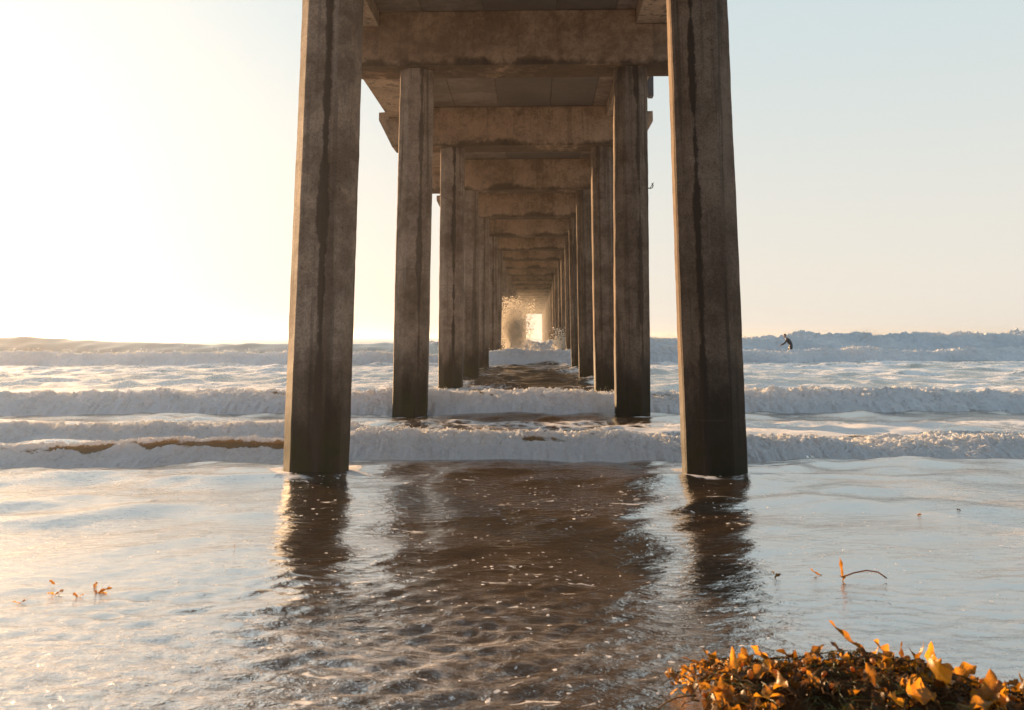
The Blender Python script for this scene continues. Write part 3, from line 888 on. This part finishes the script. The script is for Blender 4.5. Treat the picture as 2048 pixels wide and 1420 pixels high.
# dark core of packed stems
nx, ny = 90, 60
V = []
for j in range(ny):
    for i in range(nx):
        x = -.86 + 1.9 * i / (nx - 1); y = -.62 + 1.08 * j / (ny - 1)
        h = heap_h(x, y)
        n = float(fbm(x * 9, y * 9, 1.3, 3))
        V.append((x + .02 * n, y, -.06 + max(0, h + .012 - .10 * float(sstep(-.52, -.74, x))) * (1 + .28 * n) + .016 * n))
mesh_np('packed_core', V, grid_faces(ny, nx), M_stipe, heap)
def surf_pt(gaps=False):
    while True:
        x = random.uniform(-.80, 1.0); y = random.uniform(-.6, .36)
        h = heap_h(x, y)
        if h > .015 and (not gaps or float(fbm(x * 5.5, y * 5.5, 9.1, 2)) > random.uniform(-.25, .35)): return x, y, h
def outward(x, y):
    e = .02
    return Vector((-(heap_h(x + e, y) - heap_h(x - e, y)) / (2 * e), -(heap_h(x, y + e) - heap_h(x, y - e)) / (2 * e), 1.0)).normalized()
bV, bF, smV, smF, stV, stF, grV, grF, blV, blF = [], [], [], [], [], [], [], [], [], []
for k in range(400):
    x, y, h = surf_pt(True); n = outward(x, y)
    a = random.uniform(0, 2 * math.pi); d = Vector((math.cos(a), math.sin(a), random.uniform(-.3, .5)))
    d = (d + n * random.uniform(-.35, .35)).normalized()
    blade(bV, bF, (x, y, h - .012), d, n, random.uniform(.05, .15), random.uniform(.02, .055), random.uniform(-1.6, 1.2), .35, 9, 5, random.uniform(0, 9))
for k in range(480):
    x, y, h = surf_pt(True); n = outward(x, y)
    if x > -.2 and random.random() < .3: continue
    a = random.uniform(0, 2 * math.pi); d = (Vector((math.cos(a), math.sin(a), random.uniform(-.6, .6))) + n * random.uniform(0, .8)).normalized()
    blade(smV, smF, (x, y, h - .03), d, n, random.uniform(.02, .06), random.uniform(.006, .017), random.uniform(-2, 2), .4, 6, 3, random.uniform(0, 9))
def strand(V, F, r, n, ln, droop=.6):
    x, y, h = surf_pt(); nn = outward(x, y)
    a = random.uniform(0, 2 * math.pi); d = Vector((math.cos(a), math.sin(a), .0)) + nn * .15
    p = Vector((x, y, h - .01)); pts = [p.copy()]
    for i in range(n):
        d = (d + Vector((random.gauss(0, .25), random.gauss(0, .25), random.gauss(-.45 * droop, .10)))).normalized()
        p = p + d * (ln / n)
        hh = heap_h(p.x, p.y) + .004
        if p.z < hh: p.z = hh + random.uniform(0, .012)
        pts.append(p.copy())
    tube(pts, r, 5, V, F, [1 - .5 * i / n for i in range(n + 1)])
for k in range(320): strand(stV, stF, random.uniform(.0018, .0042), 9, random.uniform(.12, .38))
for k in range(330): strand(grV, grF, random.uniform(.0010, .0022), 9, random.uniform(.15, .45), .9)
for k in range(60):
    x, y, h = surf_pt(); n = outward(x, y)
    bulb(blV, blF, (x, y, h + random.uniform(-.01, .02)), random.uniform(.006, .012), (random.gauss(0, 1), random.gauss(0, 1), random.gauss(0, .6)))
tag(mesh_py('leafy_blades', bV, bF, M_kelp, heap, True), kind='stuff')
tag(mesh_py('leaf_shreds', smV, smF, M_kelp, heap, True), kind='stuff')
tag(mesh_py('tangled_stems', stV, stF, M_stipe, heap, True), kind='stuff')
tag(mesh_py('eelgrass_strands', grV, grF, M_grass, heap, True), kind='stuff')
tag(mesh_py('float_bulbs', blV, blF, M_gold, heap, True), kind='stuff')
# the large golden blades one can tell apart (heap-local x, y, lift, direction, length, width, curl)
BIG = [(-.02, .16, .02, (-.75, .1, .36), .18, .05, .35), (.10, .12, .0, (-.9, -.2, .15), .15, .07, .9), (.16, .02, -.01, (.6, -.3, .2), .12, .08, -.9),
       (-.18, -.02, .0, (.1, -.5, -.5), .12, .09, .4), (-.42, .1, .0, (-.7, .1, .15), .11, .045, .6), (-.62, -.02, .0, (.5, .1, .35), .09, .045, -.5),
       (-.55, -.12, .0, (.6, -.2, .35), .12, .06, .5), (-.52, -.25, .01, (.2, -.4, .3), .10, .07, -.4), (.12, -.22, .02, (-.3, -.4, .3), .14, .10, .5),
       (.22, -.26, .0, (.8, -.2, .3), .13, .07, .5), (.04, -.34, .02, (-.6, -.4, .0), .16, .09, .6), (.33, -.22, .0, (.4, -.3, .6), .09, .06, .5),
       (.52, .06, .0, (-.5, .0, .15), .10, .05, -.4), (.60, .04, .0, (.8, .0, -.05), .12, .05, .4), (.30, .08, .0, (.8, .2, .1), .12, .06, .5), (-.28, .12, .0, (.7, .1, .1), .10, .04, .5)]
for i, (x, y, l, d, ln, wd, cu) in enumerate(BIG):
    V, F = [], []
    blade(V, F, (x, y, heap_h(x, y) + l), d, outward(x, y) + Vector((0, -.5, 0)), ln, wd, cu, .22, 15, 7, i * 1.7)
    mesh_py('kelp_blade', V, F, M_gold if i % 3 else M_kelp, heap, True)

def scrap(x, y, label, pieces, group=None, stem=None):
    z = float(sea_z(np.array([x]), np.array([y]), np.array([.02]))[0])
    V, F = [], []
    for (dx, dy, dz, d, ln, wd) in pieces:
        blade(V, F, (dx, dy, dz), d, (0, -.4, 1), ln, wd, random.uniform(-.8, .8), .25, 9, 5, random.uniform(0, 9))
    o = mesh_py('kelp_scrap', V, F, M_kelp, None, True)
    if stem:
        sv, sf = tube(stem, .0045, 6)
        mesh_py('stem', sv, sf, M_kelp, o, True)
    o.location = (x, y, z)
    tag(o, label, 'seaweed', group)
G = 'kelp scraps floating in the shallows'
scrap(-2.72, 5.70, 'flat brown kelp scrap, farthest back of the little cluster at left', [(0, 0, .01, (-.8, .1, .3), .045, .02)], G)
scrap(-2.62, 5.52, 'bent brown kelp scrap in the middle of the left cluster, sticking up', [(0, 0, .0, (.6, .1, .45), .055, .018), (.0, .0, .0, (-.4, -.3, .3), .05, .016), (.02, 0, .0, (.9, .1, .3), .06, .008)], G)
scrap(-2.74, 5.36, 'thin forked kelp scrap nearest the camera at far left', [(0, 0, 0, (.7, .1, .4), .05, .012), (0, 0, 0, (-.6, -.3, .2), .05, .008)], G)
scrap(-2.49, 5.72, 'small round dark kelp scrap at the back right of the left cluster', [(0, 0, .0, (.6, .1, .4), .035, .028), (0, 0, -.01, (.3, .1, .3), .03, .02)], G)
scrap(-2.38, 5.55, 'largest kelp scrap of the left cluster, pointing right', [(0, 0, 0, (.9, .1, .45), .085, .026), (0, 0, .0, (.7, -.2, .2), .07, .02), (0, 0, -.01, (-.3, -.2, .4), .04, .02)], G)
scrap(-2.46, 5.47, 'pale kelp scrap lying left of the largest one in the left cluster', [(0, 0, 0, (-.7, .1, .35), .04, .018), (.01, 0, 0, (.6, 0, .3), .035, .014)], G)
scrap(2.12, 5.86, 'upright orange kelp blade with a long arched stem at right', [(0, 0, .02, (-.12, 0, 1), .12, .022), (.0, 0, .0, (.5, -.2, .5), .05, .02), (.01, 0, .01, (-.5, -.2, .3), .04, .02)], G,
      [(0, 0, .02), (.07, 0, .045), (.15, 0, .06), (.22, 0, .05), (.27, 0, .015)])
scrap(1.72, 5.92, 'dark crumpled kelp scrap just right of the near right column reflection', [(0, 0, 0, (.5, 0, .6), .05, .025), (0, 0, .02, (-.5, 0, .4), .03, .02), (0, 0, -.01, (.6, -.2, .2), .05, .02)], G)
scrap(2.03, 5.98, 'flat green strip of kelp left of the arched stem', [(0, 0, 0, (-1, .1, .05), .09, .02)], G)
scrap(3.43, 7.9, 'tiny reddish kelp scrap farther out at right, the left one of two', [(0, 0, 0, (.9, 0, .3), .04, .02)], G)
scrap(3.84, 8.0, 'tiny reddish kelp scrap farther out at right, the right one of two', [(0, 0, 0, (-.9, 0, .3), .035, .02)], G)
scrap(3.13, 5.5, 'orange kelp scrap near the right edge above the heap', [(0, 0, 0, (-.8, 0, .4), .05, .02), (.07, 0, 0, (1, 0, .1), .05, .02)], G)
scrap(-1.9, 6.55, 'thin upright brown kelp sliver left of the near left reflection', [(0, 0, 0, (.3, 0, .8), .045, .006)], G)

# ------------------------------------------------------------------ haze: low salt mist over the surf
T = NT('sea mist')
vol = T.n('VolumePrincipled', {'Color': (.98, .93, .86, 1), 'Density': .0004, 'Anisotropy': .75})
T.t.links.new(vol, T.out.inputs['Volume'])
hv, hf = [], []
y1 = float(YS[-1]) + 20; x1 = float(XS[-1]) + 20
box(hv, hf, -x1, x1, -60, y1, -4.0, 11.0)
hz = mesh_py('haze', hv, hf, T.m)
tag(hz, kind='stuff')
cy.volume_bounces = 0
